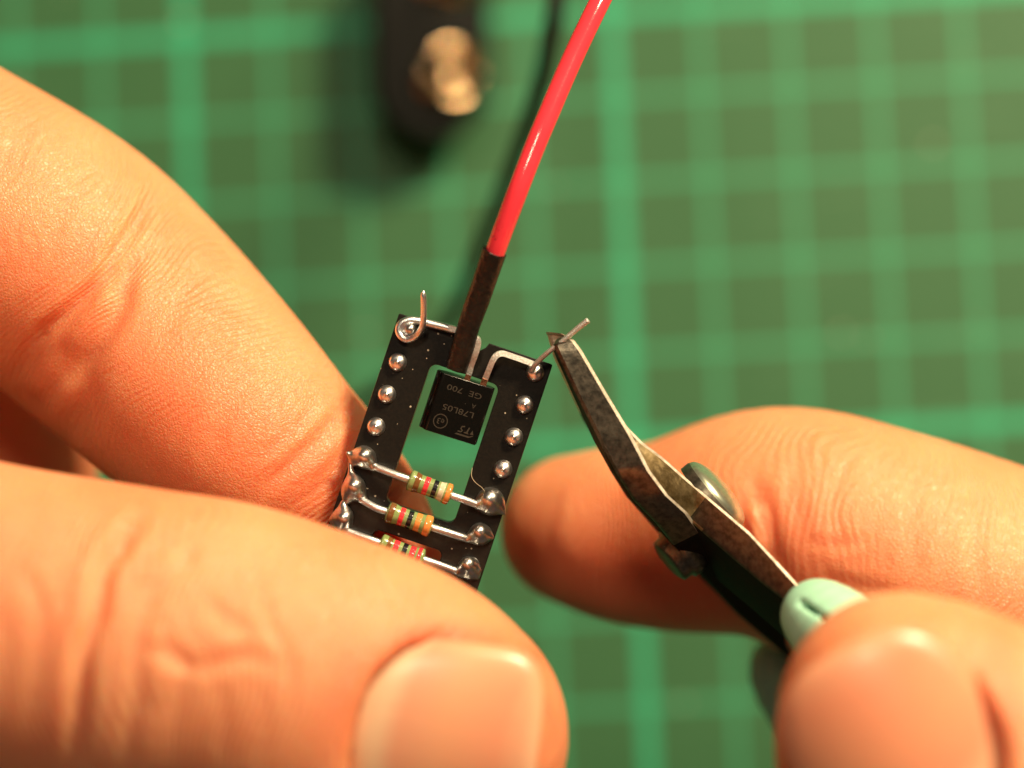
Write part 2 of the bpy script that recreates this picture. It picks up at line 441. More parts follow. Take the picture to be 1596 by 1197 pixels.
def make_hand(name, body, h, strokes, label, red):
    V, Q = body.surface(h)
    nrm = body.grad(V)[2].astype(float); ow, ss = body.owner(V)
    V = sculpt(body, V, strokes, ow, nrm)
    th = np.zeros(len(V))
    for i, c in enumerate(body.c):
        m = ow == i
        if not m.any(): continue
        t = c.p[min(len(c.p) - 1, len(c.p) // 2)] - c.p[0]; t = t / np.linalg.norm(t)
        a = np.cross(t, [0, 0, 1.]); a /= np.linalg.norm(a); b = np.cross(t, a)
        j = np.abs(c.L[None, :] - ss[m][:, None]).argmin(1); w = V[m] - c.p[j]
        th[m] = np.arctan2(w @ b, w @ a) * 9.0
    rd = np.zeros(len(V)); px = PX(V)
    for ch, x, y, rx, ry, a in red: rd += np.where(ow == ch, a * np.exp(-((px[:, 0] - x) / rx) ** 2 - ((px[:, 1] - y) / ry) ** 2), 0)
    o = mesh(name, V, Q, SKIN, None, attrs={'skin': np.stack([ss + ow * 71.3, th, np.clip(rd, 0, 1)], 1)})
    tag(o, label, 'hand'); return o

# ------------------------------------------------------------------ setting: table, mat
def box_data(lo, hi):
    x0, y0, z0 = lo; x1, y1, z1 = hi
    return (np.array([[x0, y0, z0], [x1, y0, z0], [x1, y1, z0], [x0, y1, z0], [x0, y0, z1], [x1, y0, z1], [x1, y1, z1], [x0, y1, z1]], float),
            [[3, 2, 1, 0], [4, 5, 6, 7], [0, 1, 5, 4], [1, 2, 6, 5], [2, 3, 7, 6], [3, 0, 4, 7]])
V, Fc = box_data((-450, -420, -30), (450, 380, -3.05)); o = mesh('table_top', V, Fc, TABLE, smooth=False); o['kind'] = 'structure'
V, Fc = box_data((-170, -205, -3), (130, 245, 0)); o = mesh('cutting_mat', V, Fc, MATM, smooth=False, loc=(0, 0, 0)); bevel(o, .6)
tag(o, 'green self-healing cutting mat printed with a light green square grid, under everything', 'cutting mat')

# ------------------------------------------------------------------ circuit: socket frame with everything soldered on it
D0 = 215.0
BO = P(622, 488, D0); ang = math.radians(18.5)
BU = cdir(math.cos(ang), -math.sin(ang), 0); BV = cdir(-math.sin(ang), -math.cos(ang), 0); BN = cdir(0, 0, 1)
def Wd(u, v, h): return BO + BU * u + BV * v + BN * h
def H(x, y, h): return P(x, y, D0 - h)            # picture position x, y at height h over the socket's face
def Hs(rows, n=6): return spline([H(*r) for r in rows], n)
circ = empty('soldered_circuit', Wd(6, 10, -3))
tag(circ, 'black open-frame chip socket with resistors and regulator soldered on, held in the hand', 'circuit')

BW, BL, BT = 12.1, 19.75, 2.1
def rrect(u0, v0, u1, v1, r, n=5):
    out = []
    for cx, cy, a0 in ((u1 - r, v1 - r, 0), (u0 + r, v1 - r, 90), (u0 + r, v0 + r, 180), (u1 - r, v0 + r, 270)):
        for k in range(n + 1):
            a = math.radians(a0 + 90 * k / n); out.append((cx + r * math.cos(a), cy + r * math.sin(a)))
    return out
outer = rrect(0, 0, BW, BL, .12, 2)
# pin-one notch in the short edge: rebuild the top side with a shallow scoop
top = [(4.55, 0), (4.75, .45), (5.1, .72), (5.6, .85), (6.2, .85), (6.65, .7), (6.95, .4), (7.1, 0)]
outer = [p for p in outer if p[1] > .2 or not (1 < p[0] < 11)]
i = max(range(len(outer)), key=lambda k: -outer[k][1] * 100 + (-outer[k][0]) * 1)
lo_i = [k for k, p in enumerate(outer) if p[1] < .01 and p[0] < 1][-1]
outer = outer[:lo_i + 1] + top + outer[lo_i + 1:]
holes = [rrect(3.45, 2.75, 8.85, 13.65, .55), rrect(3.4, 15.85, 8.75, 17.6, .45)]
cu = bpy.data.curves.new('socket', 'CURVE'); cu.dimensions = '2D'; cu.fill_mode = 'BOTH'; cu.extrude = BT / 2 - .06; cu.bevel_depth = .06; cu.bevel_resolution = 1; cu.offset = -.06
for lp in [outer] + holes:
    sp = cu.splines.new('POLY'); sp.points.add(len(lp) - 1); sp.use_cyclic_u = True
    for p, q in zip(sp.points, lp): p.co = (q[0], q[1], 0, 1)
def curve_mesh(cu):
    ob = bpy.data.objects.new('tmp', cu); C.objects.link(ob)
    me = bpy.data.meshes.new_from_object(ob.evaluated_get(bpy.context.evaluated_depsgraph_get()))
    V = np.array([v.co[:] for v in me.vertices]).reshape(-1, 3); Fc = [list(p.vertices) for p in me.polygons]
    bpy.data.objects.remove(ob); bpy.data.meshes.remove(me); return V, Fc
V, Fc = curve_mesh(cu)
frame = mesh('socket_frame', [Wd(x, y, z - BT / 2) for x, y, z in V], Fc, SOCKET, circ); autosharp(frame, 30)

# turned pins
pin_me = None
prof = [(.70, -.02), (.70, .06), (.655, .10), (.65, .22), (.60, .38), (.50, .50), (.36, .585), (.22, .62), (.17, .66), (.12, .73), (0, .76)]
V, Fc = lathe_data(prof, (0, 0, 0), (0, 0, 1), 24)
BM = Matrix((tuple(BU), tuple(-BV), tuple(BN))).transposed()
def add_pin(u, v):
    global pin_me
    if pin_me is None:
        pin_me = bpy.data.meshes.new('pin'); pin_me.from_pydata((V * MM).tolist(), [], Fc); pin_me.materials.append(PIN)
        pin_me.polygons.foreach_set('use_smooth', np.ones(len(Fc), bool))
    o = bpy.data.objects.new('pin', pin_me); C.objects.link(o); o.parent = circ
    o.location = Vector(Wd(u, v, 0) * MM) - circ.location; o.rotation_euler = BM.to_euler(); return o
for u in (1.05, 11.05):
    for k in range(8): add_pin(u, .97 + 2.54 * k)

# solder joints
def blob(chains, h=.09, name='solder_joint'):
    b = Body([Chain([(*H(x, y, hh), r) for x, y, hh, r in c], 4, px=False) for c in chains], .5)
    V, Q = b.surface(h); return mesh(name, V, Q, SOLDER, circ)
blob([[(764, 781, .3, 1.0), (763, 778, .9, .72)], [(762, 781, .4, .8), (745, 787, .6, .34)], [(766, 783, .4, .75), (778, 792, .35, .4), (786, 801, .4, .08)]])
blob([[(748, 832, .2, .78), (747, 829, .85, .55)], [(748, 833, .3, .6), (728, 840, .5, .30)], [(750, 833, .3, .55), (762, 836, .3, .25), (767, 838, .35, .10)]])
blob([[(731, 884, .2, .76), (729, 880, .85, .58)], [(728, 886, .3, .55), (714, 892, .4, .34)], [(733, 888, .3, .55), (741, 893, .35, .22), (746, 890, .5, .09)], [(735, 888, .3, .5), (744, 900, .4, .08)]])
blob([[(567, 712, .2, .82), (568, 711, .9, .62)], [(562, 712, .4, .6), (550, 711, .5, .30), (542, 706, .7, .14)], [(556, 714, .4, .4), (549, 722, .4, .16), (547, 727, .3, .10)], [(572, 716, .4, .6), (582, 728, .6, .34)]])
blob([[(550, 762, .2, .84), (552, 758, .85, .60)], [(552, 752, .4, .62), (548, 738, .4, .30), (546, 722, .4, .15)], [(556, 765, .3, .6), (566, 778, .6, .32)], [(545, 768, .3, .5), (538, 785, .3, .22)]])
blob([[(534, 812, .2, .8), (536, 808, .8, .55)], [(537, 800, .4, .55), (535, 786, .4, .28), (540, 778, .3, .12)], [(528, 806, .3, .5), (518, 810, .3, .2)]])
blob([[(637, 515, .2, .62), (639, 513, .75, .42)]])
blob([[(716, 936, .2, .78), (716, 934, .9, .55)]]); blob([[(518, 858, .2, .78), (518, 856, .9, .55)]])

# resistors: body with painted bands and bent-free tinned leads
def resistor(x0, y0, x1, y1, h, bands, l0, l1, rad=.80):
    A = H(x0, y0, h); B = H(x1, y1, h); ax = B - A; Ln = np.linalg.norm(ax); ax /= Ln
    def rr(t):   # radius along the body 0..1, ends a little fatter
        e = min(t, 1 - t); b = rad * (.86 + .14 * (1 / (1 + math.exp((e - .20) * 40))))
        return b * math.sqrt(max(1 - max(0, (.06 - e) / .06) ** 2, .0)) if e < .06 else b
    ts = [0, .004, .012, .025, .045, .06, .08, .12, .16, .19, .22, .25, .3, .5, .7, .75, .78, .81, .84, .88, .92, .94, .955, .975, .988, .996, 1]
    b = lathe('resistor', [(rr(t), t * Ln) for t in ts], A, ax, RGREEN, circ)
    for t0, t1, colr in bands:
        tt = np.linspace(t0, t1, 7)
        pr = [(rr(t0) - .02, t0 * Ln)] + [(rr(t) + .012, t * Ln) for t in tt] + [(rr(t1) - .02, t1 * Ln)]
        lathe('color_band', pr, A, ax, BAND[colr], b)
    for e, l in ((A, l0), (B, l1)):
        d = -ax if e is A else ax
        pts = spline([e - d * .1, e + d * .8] + [H(*q) for q in l], 5)
        V, Fc = tube_data(pts, .29, 12); mesh('lead', V, Fc, TIN, b)
    return b
r1 = resistor(636, 747, 704, 772, 1.15, [(.15, .27, 'brown'), (.36, .47, 'red'), (.56, .66, 'black'), (.70, .82, 'cream'), (.86, .985, 'orange')],
         [(583, 727, .7)], [(747, 788, .6)])
tag(r1, 'resistor with brown, red, black, cream and orange bands, nearest the regulator')
r2 = resistor(602, 797, 674, 822, 1.10, [(.05, .17, 'brown'), (.28, .38, 'red'), (.46, .56, 'black'), (.63, .74, 'orange'), (.82, .98, 'orange')],
         [(562, 778, .7)], [(726, 839, .5)])
tag(r2, 'middle resistor with brown, red, black and two orange bands')
r3 = resistor(591, 846, 661, 872, 1.0, [(.16, .26, 'brown'), (.30, .42, 'red'), (.50, .60, 'black'), (.66, .78, 'red'), (.83, .91, 'red')],
         [(536, 826, .5)], [(716, 892, .4)], .76)
tag(r3, 'resistor with red and black bands, half hidden under the thumb')

# voltage regulator, flat side up
ra = math.radians(18.4)
RN = cdir(.17, -.13, 1)                       # the flat face leans a little
RX = cdir(math.cos(ra), -math.sin(ra), 0); RX = RX - RN * (RX @ RN); RX /= np.linalg.norm(RX); RY = np.cross(RX, RN)   # RY runs down the picture
RC = H(716, 638, 1.25)
if RY @ BV < 0: RY = -RY
def Rg(x, y, z): return RC + RX * x + RY * y + RN * z
sec = [(-1.92, 0), (1.92, 0), (2.02, -.10), (2.10, -.85), (2.25, -1.0)]
for k in range(0, 11):
    a = math.radians(-8 - 164 * k / 10); sec.append((2.28 * math.cos(a), -1.1 + 2.35 * math.sin(a)))
sec += [(-2.25, -1.0), (-2.10, -.85), (-2.02, -.10)]
hh = 2.22
V = [Rg(x, y, z) for y in (-hh, hh) for x, z in sec]; n = len(sec)
Fc = [[k, (k + 1) % n, n + (k + 1) % n, n + k] for k in range(n)] + [list(range(n))[::-1], list(range(n, 2 * n))]
reg = mesh('voltage_regulator', V, Fc, EPOXY, circ); autosharp(reg, 30); bevel(reg, .05, 2, 40)
def flat_text(txt, size, cx, cy, shear=0, sx=1):
    cu = bpy.data.curves.new('t', 'FONT'); cu.body = txt; cu.size = size; cu.align_x = 'CENTER'; cu.align_y = 'CENTER'; cu.shear = shear; cu.extrude = .004; cu.resolution_u = 3
    V, Fc = curve_mesh(cu); V[:, 0] *= sx; V[:, :2] += (cx, cy); return V, Fc
def join(parts):
    Vs = []; Fs = []; o = 0
    for V, Fc in parts:
        Vs.append(np.asarray(V, float)); Fs += [[i + o for i in f] for f in Fc]; o += len(V)
    return np.vstack(Vs), Fs
def poly(pts, z=.006): return np.array([(x, y, z) for x, y in pts]), [list(range(len(pts)))]
def stroke(pts, wd, z=.006):
    V = []; Fc = []; pts = np.array(pts, float)
    T = np.gradient(pts, axis=0); T /= np.linalg.norm(T, axis=1)[:, None]
    for p, t in zip(pts, T): V += [(p[0] - t[1] * wd / 2, p[1] + t[0] * wd / 2, z), (p[0] + t[1] * wd / 2, p[1] - t[0] * wd / 2, z)]
    for i in range(len(pts) - 1): Fc.append([2 * i, 2 * i + 1, 2 * i + 3, 2 * i + 2])
    return np.array(V), Fc
# the lettering is upside down in the photograph: upright x runs against RX, upright y runs along RY
def marking(parts, name='printed_marking'):
    V, Fc = join(parts)
    return mesh(name, [Rg(-x, y, z + .008) for x, y, z in V], Fc, MARK, reg, smooth=False)
marking([flat_text('GE  700', .60, .05, -1.38, sx=1.40)])
marking([flat_text('A', .46, -.95, -.55), stroke([(-.3, -.5), (-.28, -.56)], .05)])
marking([flat_text('L78L05', .62, .05, .12, sx=1.36)])
c0 = [(1.08 + .52 * math.cos(a), 1.26 + .52 * math.sin(a)) for a in np.linspace(0, 2 * math.pi, 33)]
marking([flat_text('e3', .62, 1.08, 1.24), stroke(c0, .07)], 'circled_marking')
marking([poly([(-1.30, 1.84), (-.22, 1.84), (-.34, 1.72), (-1.36, 1.72)]), poly([(-1.30, 1.84), (-1.36, 1.72), (-1.52, 1.62), (-1.66, 1.62)]),
         poly([(-1.62, 1.55), (-1.34, 1.55), (-1.46, 1.22)]), poly([(-1.26, 1.58), (-.84, 1.58), (-.92, 1.48), (-1.02, 1.46), (-1.12, 1.08), (-1.22, 1.08), (-1.14, 1.46)]),
         stroke([(-.38, 1.56), (-.62, 1.56), (-.72, 1.46), (-.56, 1.32), (-.60, 1.16), (-.82, 1.10)], .10)], 'maker_mark')
# legs
SQ = np.array([(1, .8), (-1, .8), (-1, -.8), (1, -.8)])
def leg(rows, parent, r=.27, n=5, name='leg', mat=None, rr=None):
    pts = Hs(rows, n); V, Fc = tube_data(pts, r if rr is None else np.interp(np.linspace(0, 1, len(pts)), *rr), prof=SQ)
    o = mesh(name, V, Fc, mat or TINLEG, parent); autosharp(o, 50); return o
leg([(727.5, 598, .2), (728.5, 590, .25), (731, 583, .35)], reg, .275, name='copper_leg_root', mat=COPPER)
leg([(731, 583, .35), (735, 568, .6), (741, 552, 1.0), (745, 538, 1.2), (744, 529, 1.3), (737, 525, 1.2), (722, 518, .8), (700, 511, .5)], reg, .27)
leg([(752.5, 603, .2), (754, 596, .25), (757, 589, .4)], reg, .285, name='copper_leg_root', mat=COPPER)
leg([(757, 589, .4), (763, 574, .75), (769, 560, 1.0), (775, 553, 1.05), (784, 551, 1.0), (800, 556, .9), (816, 561.5, .8), (830, 567, .6)], reg, .27)
loop = [(708, 514, .5), (690, 509, .45), (668, 504, .45), (650, 500, .5), (636, 499.5, .55), (625, 505, .55), (621.5, 515, .55), (626, 525, .6), (636, 529, .7), (647, 525, .95), (655, 516, 1.3), (659, 506, 1.8), (660.5, 490, 2.4), (660.5, 470, 2.9), (659.5, 453, 3.2)]
V, Fc = tube_data(Hs(loop, 5), np.interp(np.linspace(0, 1, len(Hs(loop, 5))), [0, .3, .6, .97, 1], [.31, .30, .26, .22, .08]), 12); mesh('wrapped_leg_end', V, Fc, TIN, reg)
cut = [(829, 578, .75), (833, 570, 1.2), (842, 560, 1.6), (858, 546, 2.1), (880, 529, 2.5), (900, 512, 2.8), (914, 501, 3.0), (917, 498.5, 3.05)]
V, Fc = tube_data(Hs(cut, 5), np.interp(np.linspace(0, 1, 36), [0, .5, .96, 1], [.20, .19, .22, .12]), 10); mesh('leg_end_being_cut', V, Fc, TINLEG, reg)
leg([(826, 566, .6), (830, 574, .55), (833, 582, .6)], reg, .2)

# a curled hair lying on the socket
tube('lint_fibre', Hs([(736, 729, .3), (735, 742, .8), (741, 752, 1.0), (751, 760, .9), (756, 767, .8)], 6), .02, plastic('lint', (.55, .45, .3), .6), None, 6)
tag(bpy.data.objects['lint_fibre'], 'tiny curled hair stuck to the socket beside the largest solder blob', 'hair')

# ------------------------------------------------------------------ wires and battery clip
CLIP_C = P(650, 29, 318)
red = empty('red_wire', H(775, 392, 4)); tag(red, 'red insulated wire rising from the black sleeve at the top of the circuit', 'wire')
rp = [(720, 560, 1.2), (733, 505, 1.9), (752, 450, 2.8), (777, 378, 4.3), (806, 300, 5.1), (831, 235, 4.8), (850.5, 188, 4.3), (891, 94, 2.7), (936, 0, 1.0), (985, -95, -2), (1040, -240, -6), (1060, -420, -20), (985, -600, -75), (860, -640, -100), (740, -520, -104), (672, -330, -103)]
rpts = Hs(rp, 10); V, Fc = tube_data(rpts[20:], np.interp(np.arange(len(rpts) - 20), [0, 50, 70, 200], [.735, .79, .79, .74]), 24); mesh('insulation', V, Fc, REDPVC, red)
sh = [(710, 577, .9, .76), (714, 565, 1.0, .82), (720, 545, 1.3, .85), (726, 524, 1.6, .84), (731, 506, 1.9, .84), (738, 486, 2.2, .87), (745, 467, 2.5, .89), (752, 447, 2.9, .88), (761, 420, 3.4, .90), (769, 396, 3.9, .92), (771, 391, 4.0, .93)]
sp = spline([(*H(x, y, h), r) for x, y, h, r in sh], 6)
V, Fc = tube_data(sp[:, :3], sp[:, 3], 24)
for i in range(len(V)): V[i] += (rng.normal(size=3) * .006)
o = mesh('heat_shrink_sleeve', V, Fc, SHRINK, red)
# ink along the insulation, wrapped on its curve
def wire_print(items):
    T, fr = frames(rpts); L = np.concatenate([[0], np.cumsum(np.linalg.norm(np.diff(rpts, axis=0), axis=1))]); px = PX(rpts)
    out = []
    for txt, y_at, size in items:
        i0 = np.abs(px[:, 1] - y_at).argmin() if y_at > 0 else 0
        s0 = L[np.where(px[:100, 1] > y_at)[0][-1]]
        V, Fc = flat_text(txt, size, 0, 0)
        Vn = []
        for x, y, z in V:       # letters read along the wire
            s = s0 + x; j = min(max(np.searchsorted(L, s) - 1, 0), len(L) - 2); t = (s - L[j]) / (L[j + 1] - L[j])
            c = rpts[j] * (1 - t) + rpts[j + 1] * t; a, b = fr[j]; th = y / .74 + WANG
            Vn.append(c + (a * math.cos(th) + b * math.sin(th)) * (.742 + z * .5))
        out.append((Vn, Fc))
    V, Fc = join(out); mesh('printed_lettering', V, Fc, INK, red, smooth=False)
WANG = 0.0
T_, fr_ = frames(rpts); s_ = fr_[45][1] @ cdir(-1, .3, 0)
WANG = .62 if s_ > 0 else -.62
wire_print([('M', 163, .95), ('I', 192, .8), ('II', 240, .95), ('E', 262, .8), ('=', 283, .95), ('C', 352, .85), ('S', 370, .7)])

blk = [(655, -300, -103), (760, -470, -102), (850, -420, -96), (885, -250, -80), (880, -90, -60), (868, 0, -56), (855, 75, -57), (838, 150, -61), (813, 225, -66), (782, 310, -71), (752, 385, -76), (727, 450, -80), (700, 505, -86), (655, 560, -96), (560, 640, -99), (420, 800, -101), (350, 1000, -102)]
bp = Hs(blk, 8)
tube('black_wire', bp, .88, BLACKPVC, None, 16)
tag(bpy.data.objects['black_wire'], 'out-of-focus black wire running down behind the red wire', 'wire')

clip = empty('battery_snap_connector', P(640, 30, 324)); tag(clip, 'blurred black battery clip with round metal snap contacts lying on the mat', 'battery clip')
CN = np.array([math.sin(math.radians(20)), 0, math.cos(math.radians(20))]); CL = cdir(.03, 1, 0); CL = CL - CN * (CL @ CN); CL /= np.linalg.norm(CL); CW = np.cross(CL, CN)
def hit_plane(x, y, z):
    a = P(x, y, 100); b = P(x, y, 400); t = (z - a[2]) / (b[2] - a[2]); return a + (b - a) * t
CC = hit_plane(670, 40, 8.5)
def Cl(l, wv, n): return CC + CL * l + CW * wv + CN * n
CWS = 1.0 if CW[0] > 0 else -1.0
def stadium(r, n=14, half=6.6):
    out = []
    for s, a0 in ((1, 0), (-1, 180)):
        for k in range(n + 1):
            a = math.radians(a0 + 180 * k / n); out.append((s * half + r * math.sin(a) * 1, r * math.cos(a)))
    return out
rows = [(5.2, -2.2), (6.2, -2.1), (6.55, -1.7), (6.6, 0), (6.55, 1.4), (6.3, 1.8), (5.4, 1.9)]
V = []; Fc = []
for r, z in rows:
    for l, q in stadium(r): V.append(Cl(l, q, z))
n = len(stadium(1))
for i in range(len(rows) - 1):
    for k in range(n): Fc.append([i * n + k, i * n + (k + 1) % n, (i + 1) * n + (k + 1) % n, (i + 1) * n + k])
Fc += [list(range(n))[::-1], [(len(rows) - 1) * n + k for k in range(n)]]
o = mesh('clip_body', V, Fc, VINYL, clip); autosharp(o, 40)
for sgn, big in ((-1, True), (1, False)):
    O = Cl(sgn * 6.35, CWS * 1.5, 1.9)
    pr = [(0, .0), (3.4, 0), (3.4, .15), (3.1, .2), (2.95, .9), (2.95, 1.7), (3.1, 1.85), (3.5, 2.1), (3.66, 2.5), (3.5, 2.9), (3.1, 3.06), (2.7, 2.9), (2.55, 2.5), (2.2, 1.0), (0, .9)] if big else \
         [(0, 0), (4.3, 0), (4.35, .25), (2.9, .45), (2.45, .9), (2.5, 1.9), (2.75, 2.3), (2.7, 2.9), (2.2, 3.2), (1.2, 3.28), (0, 3.3)]
    lathe('snap_contact', pr, O, CN, NICKEL, clip, 28)

# ------------------------------------------------------------------ flush cutters
cutr = empty('wire_cutters', P(1300, 1000, 215)); tag(cutr, 'small worn steel wire cutters with mint green handles, snipping a component leg', 'wire cutters')
def bar(name, st, parent, mats, ch=.16, sharp=35, dark_from=999):
    """loft of chamfered four-cornered sections; each station: front-right (x, y, D), front-left (x, y, D), back-left, back-right.
    faces: 0 body, 1 worn chamfer"""
    rows = []
    K = np.array([sum([list(P(*c)) for c in s], []) for s in st])
    S2 = np.array([K[i] * (1 - t) + K[i + 1] * t for i in range(len(K) - 1) for t in (0, .2, .8)] + [K[-1]])
    for r in S2:
        c = r.reshape(4, 3); ring = []
        for i in range(4):
            p, a, b = c[i], c[i - 1], c[(i + 1) % 4]
            la = np.linalg.norm(a - p); lb = np.linalg.norm(b - p)
            ring += [p + (a - p) / la * min(ch, la * .3), p + (b - p) / lb * min(ch, lb * .3)]
        rows.append(ring)
    V = np.array(rows).reshape(-1, 3); n = 8; Fc = []; fm = []
    for i in range(len(rows) - 1):
        for k in range(n):
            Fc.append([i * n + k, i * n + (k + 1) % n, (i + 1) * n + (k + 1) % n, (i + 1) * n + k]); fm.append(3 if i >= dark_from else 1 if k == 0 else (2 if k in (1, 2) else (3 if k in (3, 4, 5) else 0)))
    Fc += [list(range(n))[::-1], [(len(rows) - 1) * n + k for k in range(n)]]; fm += [1, 0]
    o = mesh(name, V, Fc, mats, parent, fm=fm); autosharp(o, sharp); return o
# half one: jaw nearest the camera, over the pivot, then its lever dives behind
A = [((888, 524, 212.6), (869, 527, 212.8), (866, 531, 214.0), (888, 527, 214.2)),
     ((896, 531, 212.2), (862.5, 537, 212.4), (861, 543, 214.8), (895, 536, 215.0)),
     ((907, 546, 212.0), (868, 549, 212.2), (866, 556, 215.2), (905, 550, 215.2)),
     ((946, 613, 211.6), (899, 616, 212.0), (893, 617, 215.8), (942, 618, 215.8)),
     ((984, 676, 211.4), (934, 686, 211.8), (925, 687, 216.6), (980, 682, 216.4)),
     ((1014, 734, 211.4), (962, 740, 212.0), (951, 734, 217.4), (1008, 740, 217.2)),
     ((1042, 772, 211.8), (988, 780, 212.8), (976, 774, 218.8), (1036, 780, 218.4)),
     ((1072, 799, 212.8), (1022, 815, 214.0), (1012, 815, 221.0), (1066, 806, 220.4)),
     ((1092, 829, 214.4), (1050, 850, 216.2), (1042, 850, 224.0), (1090, 836, 223.6)),
     ((1128, 866, 217.0), (1090, 892, 219.4), (1084, 893, 227.6), (1128, 872, 227.2)),
     ((1186, 925, 221.0), (1152, 958, 223.4), (1146, 957, 232.4), (1188, 930, 232.2)),
     ((1248, 990, 226.0), (1222, 1020, 228.4), (1218, 1018, 238.0), (1250, 992, 238.0)),
     ((1340, 1090, 234.0), (1315, 1120, 236.0), (1311, 1120, 245.0), (1340, 1090, 245.0))]
bar('jaw_and_lever', A, cutr, [STEEL, BRIGHT, STEEL, SHADESTEEL], ch=.26, dark_from=24)  # rear lever wholly in the steel with shade painted in
# half two: far jaw, bright tip shows past the near jaw; lever comes forward to the mint handle
B1 = [((878, 520, 214.6), (852, 517, 214.9), (851, 519, 216.0), (876, 524, 216.5)),
      ((890, 528, 215.2), (856, 522, 215.4), (854, 526, 217.2), (890, 532, 218.0)),
      ((915, 566, 216.2), (866, 556, 216.0), (862, 556, 219.0), (915, 570, 219.4)),
      ((940, 606, 217.0), (888, 600, 216.6), (878, 590, 220.4), (938, 612, 220.4)),
      ((975, 662, 217.3), (925, 668, 217.0), (908, 654, 221.6), (972, 668, 221.6)),
      ((1000, 688, 217.0), (952, 720, 217.2), (938, 706, 222.8), (1002, 694, 222.8)),
      ((1032, 712, 215.4), (992, 770, 217.0), (975, 772, 224.0), (1036, 716, 223.0)),
      ((1068, 744, 214.0), (1037, 782, 215.4), (1020, 800, 223.5), (1072, 750, 222.0)),
      ((1110, 780, 212.4), (1082, 817, 213.6), (1060, 850, 222.0), (1114, 788, 221.0)),
      ((1168, 829, 210.6), (1143, 870, 211.6), (1118, 905, 220.0), (1170, 838, 219.0)),
      ((1208, 872, 209.0), (1187, 907, 210.0), (1166, 945, 218.0), (1212, 882, 217.0)),
      ((1250, 918, 207.6), (1233, 942, 208.4), (1212, 985, 216.0), (1254, 930, 215.0)),
      ((1330, 1000, 205.0), (1312, 1022, 205.8), (1292, 1065, 213.0), (1332, 1010, 212.0))]
o = bar('jaw_and_lever', B1, cutr, [STEEL, BRIGHT, STEEL, SHADESTEEL, BRASSY], ch=.2)
cx = np.array([PX(np.array(o.data.vertices[p.vertices[0]].co) / MM + np.array(worldloc(o)) / MM) for p in o.data.polygons])
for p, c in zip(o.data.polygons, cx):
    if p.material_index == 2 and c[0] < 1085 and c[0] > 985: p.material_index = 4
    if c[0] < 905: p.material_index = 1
# pivot: washer and nut on the left, domed screw head on the right
pax = cdir(.70, .66, -.12)
Pc = P(1065, 800, 217.5)
def at_axis(x, y, D): return P(x, y, D)
NC = P(1062, 859, 219.0)
lathe('pivot_nut', [(0, 1.35), (1.55, 1.35), (1.85, 1.2), (1.9, .45), (2.2, .4), (2.25, -.7), (0, -.7)], NC, cdir(-.74, -.62, .18), STEEL, cutr, 20)
SC = P(1110, 775, 216.2)
pr = [(3.15, -.4), (3.15, .25), (3.05, .40)] + [(3.05 * math.cos(a), .40 + 1.0 * math.sin(a)) for a in np.linspace(.12, math.pi / 2, 9)]
V, Fc = lathe_data(pr, SC, cdir(.72, .62, .10), 32)
fm = [1 if i < 2 * 32 else 0 for i in range(len(Fc))]
o = mesh('pivot_screw_head', V, Fc, [DOME, STEEL], cutr, fm=fm)

def grip_extra(O, ax, wdir):
    O = O.astype(np.float32); ax = ax.astype(np.float32); wdir = wdir.astype(np.float32); nn = np.cross(ax, wdir)
    def f(q, d):
        w = q - O; s = w @ ax; t = w @ wdir; z = w @ nn
        slot = np.maximum(np.maximum(np.abs(t + .03 * s) - .17, s - 3.1), np.abs(z) - 5 + 0 * s)
        k = .35; h = np.maximum(k - np.abs(d + slot), 0) / k
        front = np.where(z * FS > 0, -slot, -9)
        return np.maximum(d, front) + np.where(z * FS > 0, h * h * k * .25, 0)
    return f
g = Chain([(1268, 956, 206.2, 50), (1282, 966, 205.4, 63), (1330, 1010, 203.5, 78), (1400, 1090, 203, 88), (1520, 1220, 205, 92), (1750, 1450, 209, 95), (2100, 1800, 214, 85)], 3, flat=cdir(0, 0, 1), k=1.05)
gb = Body([g], 1.0); ax = P(1400, 1090, 203) - P(1268, 956, 206); ax /= np.linalg.norm(ax)
wd = np.cross(ax, cdir(0, 0, 1)); wd /= np.linalg.norm(wd); FS = 1.0 if np.cross(ax, wd) @ cdir(0, 0, 1) > 0 else -1.0
so = P(1226, 925, 204); ax = P(1280, 962, 204) - so; ax /= np.linalg.norm(ax); wd = np.cross(ax, cdir(0, 0, 1)); wd /= np.linalg.norm(wd)
gb.extra = grip_extra(so, ax, wd)
V, Q = gb.surface(.28); mesh('handle_grip', V, Q, MINT, cutr)
gb2 = Body([Chain([(1205, 1020, 239, 22), (1222, 1050, 240, 55), (1280, 1120, 241, 70), (1400, 1250, 242, 80), (1600, 1480, 242, 85), (2000, 1850, 240, 80)], 3)], 1.0)
V, Q = gb2.surface(.5); mesh('handle_grip', V, Q, MINT, cutr)

# ------------------------------------------------------------------ hands
VIEW = cdir(0, 0, 1)
